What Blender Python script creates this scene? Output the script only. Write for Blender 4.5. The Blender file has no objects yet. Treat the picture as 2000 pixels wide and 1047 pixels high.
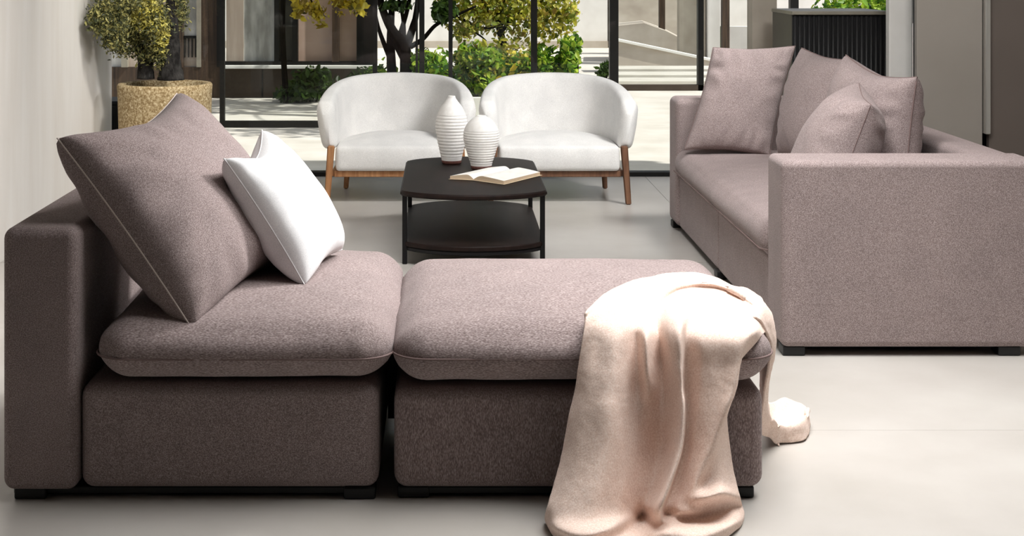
import bpy, bmesh, math, random
import numpy as np
from mathutils import Vector, Matrix, noise
random.seed(7)
RNG = np.random.default_rng(11)
SC = bpy.context.scene
COL = SC.collection

# ------------------------------------------------------------------ camera
F, CX, CY, CAMH = 2900.0, 870.0, -70.0, 1.34      # focal length, vanishing point (pixels of 2000x1047), eye height
cam_data = bpy.data.cameras.new('camera')
cam = bpy.data.objects.new('camera', cam_data); COL.objects.link(cam)
cam.location = (0, 0, CAMH); cam.rotation_euler = (math.pi / 2, 0, 0)
cam_data.sensor_fit = 'HORIZONTAL'; cam_data.sensor_width = 36
cam_data.lens = F / 2000 * 36
cam_data.shift_x = (1000 - CX) / 2000
cam_data.shift_y = -(523.5 - CY) / 2000
cam_data.clip_end = 300
SC.camera = cam

# ------------------------------------------------------------------ world, sun, lamps, exposure
world = bpy.data.worlds.new('sky'); SC.world = world; world.use_nodes = True
wn = world.node_tree.nodes; wl = world.node_tree.links
sky = wn.new('ShaderNodeTexSky'); sky.sky_type = 'NISHITA'; sky.sun_disc = False
sky.sun_elevation = math.radians(48); sky.sun_rotation = math.radians(120); sky.dust_density = 2.0
hs = wn.new('ShaderNodeHueSaturation'); hs.inputs['Saturation'].default_value = 0.45
wl.new(sky.outputs[0], hs.inputs['Color']); wl.new(hs.outputs[0], wn['Background'].inputs[0]); wn['Background'].inputs[1].default_value = 0.13

def lamp(name, kind, loc, target, energy, color=(1, 1, 1), size=None, size_y=None, angle=None, spread=180):
    d = bpy.data.lights.new(name, kind); o = bpy.data.objects.new(name, d); COL.objects.link(o)
    o.location = loc
    o.rotation_euler = (Vector(target) - Vector(loc)).to_track_quat('-Z', 'Y').to_euler()
    d.energy = energy; d.color = color
    if kind == 'AREA':
        d.shape = 'RECTANGLE'; d.size = size; d.size_y = size_y or size; d.spread = math.radians(spread)
    if kind == 'SUN': d.angle = angle
    return o
SUN_DIR = Vector((-0.75, 0.24, -0.95))
lamp('sun', 'SUN', (8, -4, 12), Vector((8, -4, 12)) + SUN_DIR, 5.4, (1.0, 0.97, 0.92), angle=0.02)
lamp('added_key', 'AREA', (1.15, 4.15, 2.60), (0.95, 4.2, 0), 62, (1.0, 0.995, 0.985), 1.9, 1.5, spread=110)  # added overhead key light, no visible fixture
lamp('added_chair_fill', 'AREA', (1.9, 6.7, 2.60), (0.0, 8.6, 0.4), 28, (1.0, 0.99, 0.98), 0.8, 0.5, spread=80)  # added light aimed at the armchairs from an unseen source
lamp('added_wall_fill', 'AREA', (-0.6, 5.6, 2.60), (-2.0, 6.2, 0.9), 52, (1.0, 0.98, 0.95), 0.4, 2.6, spread=110)  # added fill that brightens the left wall, source unseen
lamp('added_plant_fill', 'AREA', (-0.75, 7.1, 2.62), (-1.7, 8.5, 0.9), 8, (1.0, 0.97, 0.90), 0.25, 0.25, spread=70)  # added light on the potted tree, out of view
lamp('added_pillow_fill', 'AREA', (1.7, 4.9, 2.62), (-0.75, 4.2, 0.7), 9, (1.0, 0.995, 0.985), 0.5, 0.5, spread=45)  # added light to lift the large left pillow, no lamp known there
lamp('added_door_fill', 'AREA', (2.3, 6.6, 2.62), (2.75, 8.1, 1.0), 10, (1.0, 0.985, 0.96), 0.5, 0.5, spread=100)  # added fill for the right doors and white pier
lamp('added_sofa_fill', 'AREA', (0.7, 5.3, 2.62), (1.45, 6.9, 0.5), 21, (1.0, 0.995, 0.985), 0.8, 0.8, spread=85)  # added fill for the right sofa and its pillows
SC.view_settings.view_transform = 'Standard'; SC.view_settings.look = 'None'
SC.view_settings.gamma = 1.0; SC.view_settings.use_curve_mapping = False
SC.view_settings.exposure = 0.0

# ------------------------------------------------------------------ helpers
def at(px, py, Y):                      # the point at depth Y seen at a pixel
    return Vector(((px - CX) * Y / F, Y, CAMH - (py - CY) * Y / F))
def srgb(r, g, b):
    f = lambda c: (c / 255 / 12.92) if c / 255 <= 0.04045 else ((c / 255 + 0.055) / 1.055) ** 2.4
    return (f(r), f(g), f(b), 1)

def mat(name, base, rough=0.6, spec=0.4, metal=0.0, sheen=0.0):
    m = bpy.data.materials.new(name); m.use_nodes = True
    b = m.node_tree.nodes['Principled BSDF']
    b.inputs['Base Color'].default_value = base; b.inputs['Roughness'].default_value = rough
    b.inputs['Specular IOR Level'].default_value = spec; b.inputs['Metallic'].default_value = metal
    if sheen: b.inputs['Sheen Weight'].default_value = sheen; b.inputs['Sheen Roughness'].default_value = 0.5
    return m
def nd(m, t, **kw):
    n = m.node_tree.nodes.new(t)
    for k, v in kw.items():
        if hasattr(n, k): setattr(n, k, v)
        else: n.inputs[k].default_value = v
    return n
def ln(m, a, b): m.node_tree.links.new(a, b)
def bsdf(m): return m.node_tree.nodes['Principled BSDF']
def coords(m, scale=(1, 1, 1), kind='Object'):
    tc = nd(m, 'ShaderNodeTexCoord'); mp = nd(m, 'ShaderNodeMapping'); mp.inputs['Scale'].default_value = scale
    ln(m, tc.outputs[kind], mp.inputs[0]); return mp.outputs[0]
def ramp(m, fac, stops):
    r = nd(m, 'ShaderNodeValToRGB'); e = r.color_ramp.elements
    while len(e) < len(stops): e.new(0.5)
    for i, (p, c) in enumerate(stops): e[i].position = p; e[i].color = c
    ln(m, fac, r.inputs[0]); return r.outputs[0]
def bump(m, h, strength, dist=0.01):
    b = nd(m, 'ShaderNodeBump'); b.inputs['Strength'].default_value = strength; b.inputs['Distance'].default_value = dist
    ln(m, h, b.inputs['Height']); ln(m, b.outputs[0], bsdf(m).inputs['Normal'])

def noisy(name, stops, scale, detail=4, rough=0.6, spec=0.3, stretch=(1, 1, 1), bstr=0.0, bdist=0.004, sheen=0.0, metal=0.0, kind='Object', nrough=0.55):
    m = mat(name, stops[0][1], rough, spec, metal, sheen)
    n = nd(m, 'ShaderNodeTexNoise'); n.inputs['Scale'].default_value = scale; n.inputs['Detail'].default_value = detail
    n.inputs['Roughness'].default_value = nrough
    ln(m, coords(m, stretch, kind), n.inputs['Vector'])
    ln(m, ramp(m, n.outputs['Fac'], stops), bsdf(m).inputs['Base Color'])
    if bstr: bump(m, n.outputs['Fac'], bstr, bdist)
    return m

def fabric(name, dark, mid, light, scale=330, stretch=(1, 1, 1), bstr=0.35):
    m = mat(name, mid, 0.95, 0.12, 0, 0.08)
    v = coords(m, stretch)
    n1 = nd(m, 'ShaderNodeTexNoise'); n1.inputs['Scale'].default_value = scale; n1.inputs['Detail'].default_value = 2
    n2 = nd(m, 'ShaderNodeTexNoise'); n2.inputs['Scale'].default_value = 9; n2.inputs['Detail'].default_value = 3
    ln(m, v, n1.inputs['Vector']); ln(m, coords(m), n2.inputs['Vector'])
    c1 = ramp(m, n1.outputs['Fac'], [(0.28, dark), (0.5, mid), (0.72, light)])
    mx = nd(m, 'ShaderNodeMixRGB', blend_type='MULTIPLY'); mx.inputs[0].default_value = 0.5
    ln(m, c1, mx.inputs[1]); ln(m, ramp(m, n2.outputs['Fac'], [(0.3, (0.86, 0.86, 0.86, 1)), (0.7, (1.08, 1.07, 1.06, 1))]), mx.inputs[2])
    ln(m, mx.outputs[0], bsdf(m).inputs['Base Color'])
    bump(m, n1.outputs['Fac'], bstr * 0.5, 0.0015)
    return m

M = {}
M['mauve'] = fabric('mauve_chenille', srgb(108, 94, 93), srgb(146, 131, 129), srgb(187, 173, 171), 420, (1, 1, 1))
M['mauve_h'] = fabric('mauve_chenille_horizontal', srgb(108, 94, 93), srgb(146, 131, 129), srgb(187, 173, 171), 420, (0.4, 1, 1.2))
M['mauve_v'] = fabric('mauve_chenille_vertical', srgb(108, 93, 92), srgb(144, 128, 126), srgb(185, 170, 168), 420, (1.2, 1, 0.35))
M['seam'] = mat('seam_thread', srgb(124, 106, 103), 0.9, 0.1)
M['pale_thread'] = mat('pale_thread', srgb(205, 192, 184), 0.9, 0.1)
M['white_fabric'] = fabric('white_cotton', srgb(226, 226, 228), srgb(238, 238, 239), srgb(248, 248, 248), 420, (1, 1, 1), 0.2)
M['white_seam'] = mat('white_seam', srgb(214, 212, 212), 0.9, 0.1)
M['chair_fabric'] = fabric('white_boucle', srgb(216, 214, 211), srgb(226, 225, 223), srgb(236, 235, 233), 260, (1, 1, 1), 0.2)
M['fleece'] = fabric('cream_fleece', srgb(222, 195, 179), srgb(235, 211, 198), srgb(246, 228, 217), 240, (1, 1, 1), 0.5)
M['black_foot'] = mat('black_plastic', srgb(22, 22, 23), 0.45, 0.4)
M['oak'] = noisy('oak_wood', [(0.3, srgb(140, 92, 58)), (0.7, srgb(190, 142, 98))], 9, 5, 0.5, 0.35, (6, 6, 0.6), 0.15)
M['umber'] = noisy('umber_wood', [(0.3, srgb(92, 62, 46)), (0.7, srgb(132, 96, 72))], 9, 5, 0.5, 0.35, (6, 6, 0.6), 0.15)  # darker brown version of the oak grain, for the right armchair
M['espresso'] = noisy('espresso_wood', [(0.3, srgb(22, 14, 12)), (0.7, srgb(36, 24, 20))], 7, 6, 0.5, 0.16, (5, 0.6, 5), 0.12)
M['black_metal'] = mat('black_metal', srgb(24, 23, 24), 0.4, 0.5, 0.6)
M['ceramic'] = noisy('matt_white_ceramic', [(0.3, srgb(238, 235, 231)), (0.7, srgb(247, 245, 242))], 60, 3, 0.6, 0.35)
M['clay'] = noisy('brown_clay', [(0.3, srgb(78, 48, 42)), (0.7, srgb(104, 68, 60))], 90, 3, 0.8, 0.2)
M['paper'] = noisy('paper', [(0.3, srgb(236, 233, 226)), (0.7, srgb(246, 243, 238))], 30, 2, 0.8, 0.2)
M['page_edge'] = noisy('page_edges', [(0.3, srgb(190, 166, 138)), (0.7, srgb(222, 202, 176))], 60, 2, 0.9, 0.1, (0.2, 0.2, 14))
M['cover'] = mat('book_cover', srgb(206, 186, 158), 0.6, 0.3)
M['ribbon'] = mat('blue_ribbon', srgb(150, 172, 186), 0.6, 0.3)
M['floor'] = noisy('polished_concrete', [(0.3, srgb(178, 173, 166)), (0.5, srgb(188, 183, 177)), (0.72, srgb(198, 194, 188))], 1.6, 7, 0.32, 0.4, bstr=0.02)
M['grout'] = mat('grout', srgb(158, 153, 147), 0.9, 0.1)
M['wall'] = noisy('limewash_wall', [(0.3, srgb(214, 209, 203)), (0.7, srgb(223, 220, 216))], 2.2, 6, 0.85, 0.2, (1, 3.0, 0.5), 0.02)
M['plaster'] = noisy('white_plaster', [(0.3, srgb(222, 219, 214)), (0.7, srgb(238, 236, 232))], 3, 5, 0.9, 0.15)
M['ceiling'] = mat('ceiling_grey', srgb(140, 136, 131), 0.9, 0.1)
M['concrete'] = noisy('warm_concrete', [(0.3, srgb(170, 160, 146)), (0.7, srgb(196, 187, 174))], 3, 6, 0.85, 0.2, bstr=0.05)
M['beige_stone'] = noisy('beige_stone', [(0.25, srgb(166, 155, 144)), (0.5, srgb(192, 182, 171)), (0.75, srgb(216, 209, 200))], 1.6, 7, 0.8, 0.2, (1, 1, 1.6), 0.05)
M['terrace'] = noisy('terrace_stone', [(0.3, srgb(196, 190, 180)), (0.7, srgb(216, 211, 203))], 2.5, 6, 0.85, 0.2, bstr=0.05)
M['black_frame'] = mat('black_window_frame', srgb(13, 12, 11), 0.5, 0.25)
M['brown_frame'] = noisy('dark_brown_timber', [(0.3, srgb(46, 36, 29)), (0.7, srgb(84, 66, 52))], 5, 5, 0.6, 0.3, (6, 6, 0.5))
M['dark_wall'] = noisy('dark_grey_render', [(0.3, srgb(62, 54, 48)), (0.7, srgb(86, 76, 68))], 2.4, 5, 0.9, 0.1)
M['pane_beige'] = noisy('beige_curtain', [(0.3, srgb(150, 132, 118)), (0.7, srgb(196, 180, 166))], 1.3, 4, 0.35, 0.5, (5, 5, 0.5))
M['pane_white'] = noisy('white_curtain', [(0.35, srgb(150, 148, 142)), (0.65, srgb(226, 224, 220))], 2.2, 5, 0.35, 0.5, (3, 3, 0.9))
M['pane_pink'] = noisy('rose_reflection', [(0.3, srgb(190, 158, 142)), (0.6, srgb(206, 178, 166)), (0.8, srgb(176, 164, 176))], 1.3, 4, 0.35, 0.5, (0.6, 0.6, 3))  # pink reflection in the glass painted as opaque pane colour
M['pane_dark'] = noisy('dark_pane', [(0.3, srgb(40, 36, 30)), (0.7, srgb(70, 66, 54))], 3, 4, 0.3, 0.5)
M['panel_grey'] = noisy('grey_lacquer', [(0.3, srgb(150, 143, 135)), (0.7, srgb(160, 153, 146))], 1.4, 4, 0.5, 0.35)
M['panel_dark'] = noisy('dark_lacquer', [(0.3, srgb(100, 91, 85)), (0.7, srgb(110, 100, 94))], 1.4, 4, 0.45, 0.35)
M['steel'] = mat('satin_steel', srgb(205, 203, 198), 0.35, 0.5, 0.85)
M['cab_side'] = noisy('taupe_lacquer', [(0.3, srgb(84, 79, 70)), (0.7, srgb(94, 89, 80))], 4, 4, 0.5, 0.35)
M['cab_black'] = noisy('black_stained_oak', [(0.3, srgb(20, 20, 21)), (0.7, srgb(38, 37, 38))], 6, 5, 0.5, 0.35, (8, 8, 0.5))
M['cab_top'] = noisy('stone_top', [(0.3, srgb(128, 122, 110)), (0.7, srgb(152, 146, 132))], 7, 4, 0.4, 0.4)
M['pot'] = noisy('speckled_stoneware', [(0.36, srgb(122, 98, 64)), (0.5, srgb(172, 150, 112)), (0.64, srgb(214, 198, 164))], 85, 4, 0.85, 0.2, bstr=0.25, nrough=0.7)
M['soil'] = noisy('soil', [(0.3, srgb(34, 24, 18)), (0.7, srgb(64, 46, 34))], 60, 4, 0.95, 0.1, bstr=0.6, bdist=0.01)
M['bark'] = noisy('dark_bark', [(0.4, srgb(26, 24, 23)), (0.6, srgb(64, 62, 60)), (0.75, srgb(118, 116, 112))], 16, 6, 0.9, 0.2, (1, 1, 0.55), 0.9, 0.02, nrough=0.7)
M['bark_thin'] = noisy('thin_bark', [(0.3, srgb(14, 11, 10)), (0.7, srgb(30, 25, 22))], 14, 5, 0.95, 0.05, bstr=0.4)

def leaf_mat(name, cols, trans=0.35):
    m = mat(name, cols[0], 0.5, 0.35)
    g = nd(m, 'ShaderNodeNewGeometry')
    r = ramp(m, g.outputs['Random Per Island'], [(i / max(1, len(cols) - 1), c) for i, c in enumerate(cols)])
    ln(m, r, bsdf(m).inputs['Base Color'])
    t = nd(m, 'ShaderNodeBsdfTranslucent'); ln(m, r, t.inputs[0])
    mx = nd(m, 'ShaderNodeMixShader'); mx.inputs[0].default_value = trans
    out = m.node_tree.nodes['Material Output']
    ln(m, bsdf(m).outputs[0], mx.inputs[1]); ln(m, t.outputs[0], mx.inputs[2]); ln(m, mx.outputs[0], out.inputs[0])
    return m
M['leaf_olive'] = leaf_mat('olive_leaves', [srgb(62, 70, 50), srgb(112, 116, 76), srgb(160, 156, 96), srgb(196, 188, 120), srgb(88, 94, 68), srgb(52, 58, 42)])
M['leaf_green'] = leaf_mat('hedge_leaves', [srgb(40, 74, 24), srgb(84, 132, 36), srgb(138, 176, 52), srgb(186, 206, 70), srgb(52, 92, 32)], 0.45)
M['leaf_dark'] = leaf_mat('dark_shrub_leaves', [srgb(34, 52, 20), srgb(58, 84, 30), srgb(78, 104, 38)])
M['leaf_autumn'] = leaf_mat('autumn_leaves', [srgb(98, 112, 40), srgb(180, 178, 62), srgb(226, 216, 92), srgb(150, 122, 60), srgb(124, 150, 54), srgb(242, 234, 130), srgb(70, 78, 32), srgb(160, 176, 64)], 0.5)
M['leaf_yellow'] = leaf_mat('yellow_leaves', [srgb(220, 194, 50), srgb(242, 222, 80), srgb(130, 104, 36), srgb(250, 238, 120), srgb(84, 80, 32)], 0.5)

M['leaf_lit'] = leaf_mat('sunlit_olive_leaves', [srgb(206, 196, 84), srgb(236, 226, 128), srgb(130, 124, 56), srgb(184, 172, 70), srgb(244, 236, 160)], 0.3)  # sunlight on part of the olive foliage painted in as yellow
def glass_mat():
    m = bpy.data.materials.new('clear_glass'); m.use_nodes = True
    n = m.node_tree.nodes; n.clear()
    out = n.new('ShaderNodeOutputMaterial'); tr = n.new('ShaderNodeBsdfTransparent'); gl = n.new('ShaderNodeBsdfGlossy')
    tr.inputs[0].default_value = (0.97, 0.98, 0.97, 1); gl.inputs['Roughness'].default_value = 0.02
    mx = n.new('ShaderNodeMixShader'); mx.inputs[0].default_value = 0.02
    m.node_tree.links.new(tr.outputs[0], mx.inputs[1]); m.node_tree.links.new(gl.outputs[0], mx.inputs[2])
    m.node_tree.links.new(mx.outputs[0], out.inputs[0]); return m
M['glass'] = glass_mat()

def tag(o, label=None, cat=None, group=None, kind=None):
    if label: o['label'] = label
    if cat: o['category'] = cat
    if group: o['group'] = group
    if kind: o['kind'] = kind
    return o
def thing(name, label, cat, loc=(0, 0, 0), group=None):
    o = bpy.data.objects.new(name, None); COL.objects.link(o); o.location = loc; o.empty_display_size = 0.1
    return tag(o, label, cat, group)
def link_mesh(name, me, m, parent=None, smooth=True):
    o = bpy.data.objects.new(name, me); COL.objects.link(o)
    if m: me.materials.append(m)
    if smooth:
        me.polygons.foreach_set('use_smooth', [True] * len(me.polygons))
    if parent:                           # geometry is written in world space; the parent only carries it
        o.parent = parent
        p = parent; off = Vector((0, 0, 0))
        while p: off += p.location; p = p.parent
        me.transform(Matrix.Translation(-off)); o.location = (0, 0, 0)
    return o
def ground_origin(o):                    # moves the origin of a one-mesh thing to its base
    me = o.data; co = np.empty(len(me.vertices) * 3); me.vertices.foreach_get('co', co); co = co.reshape(-1, 3)
    c = Vector(((co[:, 0].min() + co[:, 0].max()) / 2, (co[:, 1].min() + co[:, 1].max()) / 2, co[:, 2].min()))
    me.transform(Matrix.Translation(-c)); o.location = o.location + c
    return o
def pydata(name, v, f, m, parent=None, smooth=True):
    me = bpy.data.meshes.new(name); me.from_pydata([tuple(p) for p in v], [], [tuple(q) for q in f]); me.update()
    return link_mesh(name, me, m, parent, smooth)
def wn_mod(o):
    w = o.modifiers.new('normals', 'WEIGHTED_NORMAL'); w.keep_sharp = False; w.weight = 80
def box(name, x0, x1, y0, y1, z0, z1, m, parent=None, bev=0.0, seg=2):
    bm = bmesh.new(); bmesh.ops.create_cube(bm, size=1)
    for v in bm.verts:
        v.co = Vector(((x0 + x1) / 2 + v.co.x * (x1 - x0), (y0 + y1) / 2 + v.co.y * (y1 - y0), (z0 + z1) / 2 + v.co.z * (z1 - z0)))
    if bev: bmesh.ops.bevel(bm, geom=bm.edges[:], offset=bev, segments=seg, profile=0.5, affect='EDGES')
    me = bpy.data.meshes.new(name); bm.to_mesh(me); bm.free()
    o = link_mesh(name, me, m, parent, smooth=bool(bev))
    if bev: wn_mod(o)
    return o
def struct(o, label=None):
    o['kind'] = 'structure'
    if label: o['label'] = label
    return o

def catmull(pts, n):
    pts = [Vector(p) for p in pts]; out = []
    P = [pts[0] * 2 - pts[1]] + pts + [pts[-1] * 2 - pts[-2]]
    segs = len(pts) - 1
    for i in range(n):
        t = i / (n - 1) * segs; k = min(int(t), segs - 1); u = t - k
        a, b, c, d = P[k], P[k + 1], P[k + 2], P[k + 3]
        out.append(0.5 * ((2 * b) + (c - a) * u + (2 * a - 5 * b + 4 * c - d) * u * u + (3 * b - a - 3 * c + d) * u ** 3))
    return out
def tube_geo(pts, radii, sides=8, closed=False):
    V, Fc = [], []; n = len(pts); up = Vector((0.13, 0.21, 1)).normalized()
    for i, p in enumerate(pts):
        p = Vector(p)
        a = Vector(pts[(i - 1) % n] if (closed or i > 0) else pts[i]); b = Vector(pts[(i + 1) % n] if (closed or i < n - 1) else pts[i])
        t = (b - a).normalized(); s = t.cross(up)
        if s.length < 1e-3: s = t.cross(Vector((1, 0, 0)))
        s.normalize(); q = s.cross(t)
        r = radii[i] if hasattr(radii, '__len__') else radii
        for k in range(sides):
            an = 2 * math.pi * k / sides; V.append(p + s * math.cos(an) * r + q * math.sin(an) * r)
    m_ = n if closed else n - 1
    for i in range(m_):
        j = (i + 1) % n
        for k in range(sides):
            l = (k + 1) % sides; Fc.append((i * sides + k, i * sides + l, j * sides + l, j * sides + k))
    if not closed:
        Fc.append(tuple(range(sides))[::-1]); Fc.append(tuple((n - 1) * sides + k for k in range(sides)))
    return V, Fc
def tube(name, pts, r, m, parent=None, sides=8, closed=False):
    v, f = tube_geo(pts, r, sides, closed); return pydata(name, v, f, m, parent)
def lathe(name, prof, c, m, parent=None, n=48, cap=True):
    V, Fc = [], []
    for r, z in prof:
        for k in range(n):
            a = 2 * math.pi * k / n; V.append((c[0] + r * math.cos(a), c[1] + r * math.sin(a), c[2] + z))
    for i in range(len(prof) - 1):
        for k in range(n):
            l = (k + 1) % n; Fc.append((i * n + k, i * n + l, (i + 1) * n + l, (i + 1) * n + k))
    if cap:
        Fc.append(tuple(range(n))[::-1]); Fc.append(tuple((len(prof) - 1) * n + k for k in range(n)))
    return pydata(name, V, Fc, m, parent)

def nz(p, s, seed=0): return noise.noise(Vector((p[0] * s + seed * 7.3, p[1] * s - seed * 3.1, p[2] * s + seed)))

def soft_box(name, x0, x1, y0, y1, z0, z1, r, m, parent=None, crown=0.03, bulge=0.012, n=30, seed=1, wr=0.003, rz=None, fn=None):
    """A filled cushion: rounded box with a crowned top, bulging sides and faint puckers."""
    h = Vector(((x1 - x0) / 2, (y1 - y0) / 2, (z1 - z0) / 2)); c = Vector(((x0 + x1) / 2, (y0 + y1) / 2, (z0 + z1) / 2))
    nzs = max(10, n // 3); cnt = (n, n, nzs)
    def prm(k, N):
        s = -1 + 2 * k / N; return math.copysign(1 - (1 - abs(s)) ** 1.5, s)
    idx, V, Fc = {}, [], []
    def vert(p):
        key = tuple(round(a, 5) for a in p)
        if key in idx: return idx[key]
        q = Vector((p[0] * h.x, p[1] * h.y, p[2] * h.z))
        rr = Vector((r, r, min(rz or r, h.z * 0.999)))
        core = Vector([max(-(h[i] - rr[i]), min(h[i] - rr[i], q[i])) for i in range(3)])
        d = Vector([(q[i] - core[i]) / rr[i] for i in range(3)])
        if d.length > 1e-6: d.normalize()
        w = Vector([core[i] + d[i] * rr[i] for i in range(3)])
        fx = max(0, 1 - p[0] ** 2); fy = max(0, 1 - p[1] ** 2); fz = max(0, 1 - p[2] ** 2)
        if p[2] > 0: w.z += crown * (1 - abs(p[0]) ** 3.2) ** 2 * (1 - abs(p[1]) ** 3.2) ** 2 * max(0, d.z)
        fz = fz * fz
        w.x += math.copysign(bulge * fy ** 0.5 * fz, p[0]) * abs(d.x)
        w.y += math.copysign(bulge * fx ** 0.5 * fz, p[1]) * abs(d.y)
        per = w.x if abs(d.y) > abs(d.x) else w.y
        side = max(abs(d.x), abs(d.y))
        pk = math.sin(per * 120 + 5 * nz(w, 8, seed)) * wr * 0.7 * side * math.exp(-((p[2] - 0.15) / 0.5) ** 2) * (0.5 + nz(w, 5, seed))
        w += d * (pk + wr * 1.2 * nz(w, 5, seed) + wr * 0.35 * nz(w, 14, seed + 2))
        w += c
        if fn: w = fn(w)
        idx[key] = len(V); V.append(w); return idx[key]
    for ax in range(3):
        a1, a2 = (ax + 1) % 3, (ax + 2) % 3
        for sg in (-1, 1):
            for i in range(cnt[a1]):
                for j in range(cnt[a2]):
                    qs = []
                    for di, dj in ((0, 0), (1, 0), (1, 1), (0, 1)):
                        p = [0, 0, 0]; p[ax] = sg; p[a1] = prm(i + di, cnt[a1]); p[a2] = prm(j + dj, cnt[a2]); qs.append(vert(p))
                    Fc.append(qs if sg > 0 else qs[::-1])
    return pydata(name, V, Fc, m, parent)
def box_loop(x0, x1, y0, y1, z, r, out=0.0, n=10):
    pts = []
    for cx, cy, a0 in ((x1 - r, y1 - r, 0), (x0 + r, y1 - r, 90), (x0 + r, y0 + r, 180), (x1 - r, y0 + r, 270)):
        for k in range(n + 1):
            a = math.radians(a0 + 90 * k / n); pts.append(Vector((cx + (r + out) * math.cos(a), cy + (r + out) * math.sin(a), z)))
    return pts

def pillow(name, A, B, C, D, T, m, label, seam_m, group=None, pinch=0.07, seed=1, n=44, wr=0.006, ear=0.5, cat='pillow', front=None, sag=0.0, seam_r=0.0032, keep=None):
    """Scatter cushion between four corners: A top near, B bottom near, C top far, D bottom far; T full thickness.
    front: vector that points to the face that shows."""
    A, B, C, D = map(Vector, (A, B, C, D))
    nrm = (C - A).cross(B - A).normalized()
    if front is not None and nrm.dot(Vector(front)) < 0: nrm = -nrm
    L = ((C - A).length + (B - A).length) / 2
    ctr = (A + B + C + D) / 4
    root = thing(name, label, cat, tuple(Vector((ctr.x, ctr.y, min(B.z, D.z)))), group)
    pu, pv, pb = pinch if hasattr(pinch, '__len__') else (pinch, pinch, pinch)
    def S(u, v):                         # u: near->far, v: top->bottom in [-1, 1]
        uu = u * (1 - pu * (1 - v * v)); vv = v * (1 - (pv if v < 0 else pb) * (1 - abs(u) ** 1.6))
        a, b = (uu + 1) / 2, (vv + 1) / 2
        return A * (1 - a) * (1 - b) + C * a * (1 - b) + B * (1 - a) * b + D * a * b
    V, Fc, ids = [], [], {}
    prm = lambda k: math.sin((-1 + 2 * k / n) * math.pi / 2) * 0.6 + (-1 + 2 * k / n) * 0.4
    for s in (1, -1):
        for i in range(n + 1):
            for j in range(n + 1):
                edge = i in (0, n) or j in (0, n)
                if edge and s < 0: ids[(s, i, j)] = ids[(1, i, j)]; continue
                u, v = prm(i), prm(j)
                eu, ev = max(0, 1 - abs(u) ** 2.3), max(0, 1 - abs(v) ** 2.3)
                t = T / 2 * (eu * ev) ** ear * (1.0 + 0.15 * sag * v)
                p = S(u, v)
                rim = 1 - min(1, min(1 - abs(u), 1 - abs(v)) / 0.45)
                along = (v if (1 - abs(u)) < (1 - abs(v)) else u)
                pk = wr * rim * (1 - rim) * 2.6 * math.sin(along * 17 + 5 * nz(p, 6, seed)) * max(0, 0.5 + 1.6 * nz(p, 4, seed + 5))
                w = wr * 1.2 * nz(p, 5, seed) * (1 - rim * 0.6) + wr * 0.6 * nz(p, 13, seed + 9)
                p = p + nrm * s * (t + (pk + w) * min(1, t / (T * 0.12)))
                ids[(s, i, j)] = len(V); V.append(p)
        for i in range(n):
            for j in range(n):
                q = [ids[(s, i, j)], ids[(s, i + 1, j)], ids[(s, i + 1, j + 1)], ids[(s, i, j + 1)]]
                Fc.append(q if s > 0 else q[::-1])
    if keep:                             # rest against the hard faces behind instead of sinking in
        for p in V: keep(p)
    body = pydata('pillow_cover', V, Fc, m, root)
    loop = []
    K = 26
    for k in range(K): loop.append(S(-1 + 2 * k / K, -1))
    for k in range(K): loop.append(S(1, -1 + 2 * k / K))
    for k in range(K): loop.append(S(1 - 2 * k / K, 1))
    for k in range(K): loop.append(S(-1, 1 - 2 * k / K))
    tube('seam', loop, seam_r, seam_m, root, 6, True)
    return root, body

def leaves(name, pts, size, m, parent, spread=0.35, droop=0.2, aspect=0.42):
    """One mesh of many small folded leaves (uncountable foliage)."""
    P = np.asarray(pts, float); n = len(P)
    d = RNG.normal(size=(n, 3)); d[:, 2] -= droop; d /= np.linalg.norm(d, axis=1)[:, None]
    e = RNG.normal(size=(n, 3)); s = np.cross(d, e); s /= np.linalg.norm(s, axis=1)[:, None]
    u = np.cross(s, d)
    L = size * (1 + spread * RNG.normal(size=n)).clip(0.4, 1.8)[:, None]
    w = aspect * L
    v = np.empty((n, 6, 3))
    v[:, 0] = P - d * L * 0.5; v[:, 3] = P + d * L * 0.5
    v[:, 1] = P - d * L * 0.08 + s * w * 0.5 + u * L * 0.10; v[:, 5] = P - d * L * 0.08 - s * w * 0.5 + u * L * 0.10
    v[:, 2] = P + d * L * 0.22 + s * w * 0.36 + u * L * 0.06; v[:, 4] = P + d * L * 0.22 - s * w * 0.36 + u * L * 0.06
    b = np.arange(n)[:, None] * 6
    f = np.concatenate([b + np.array([[0, 1, 2, 3]]), b + np.array([[0, 3, 4, 5]])])
    me = bpy.data.meshes.new(name); me.from_pydata(v.reshape(-1, 3).tolist(), [], f.tolist()); me.update()
    o = link_mesh(name, me, m, parent, smooth=False); o['kind'] = 'stuff'
    return o
def blob(n, c, r, shell=0.55):
    d = RNG.normal(size=(n, 3)); d /= np.linalg.norm(d, axis=1)[:, None]
    return np.array(c) + d * (shell + (1 - shell) * RNG.random((n, 1))) ** 0.6 * np.array(r)

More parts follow.
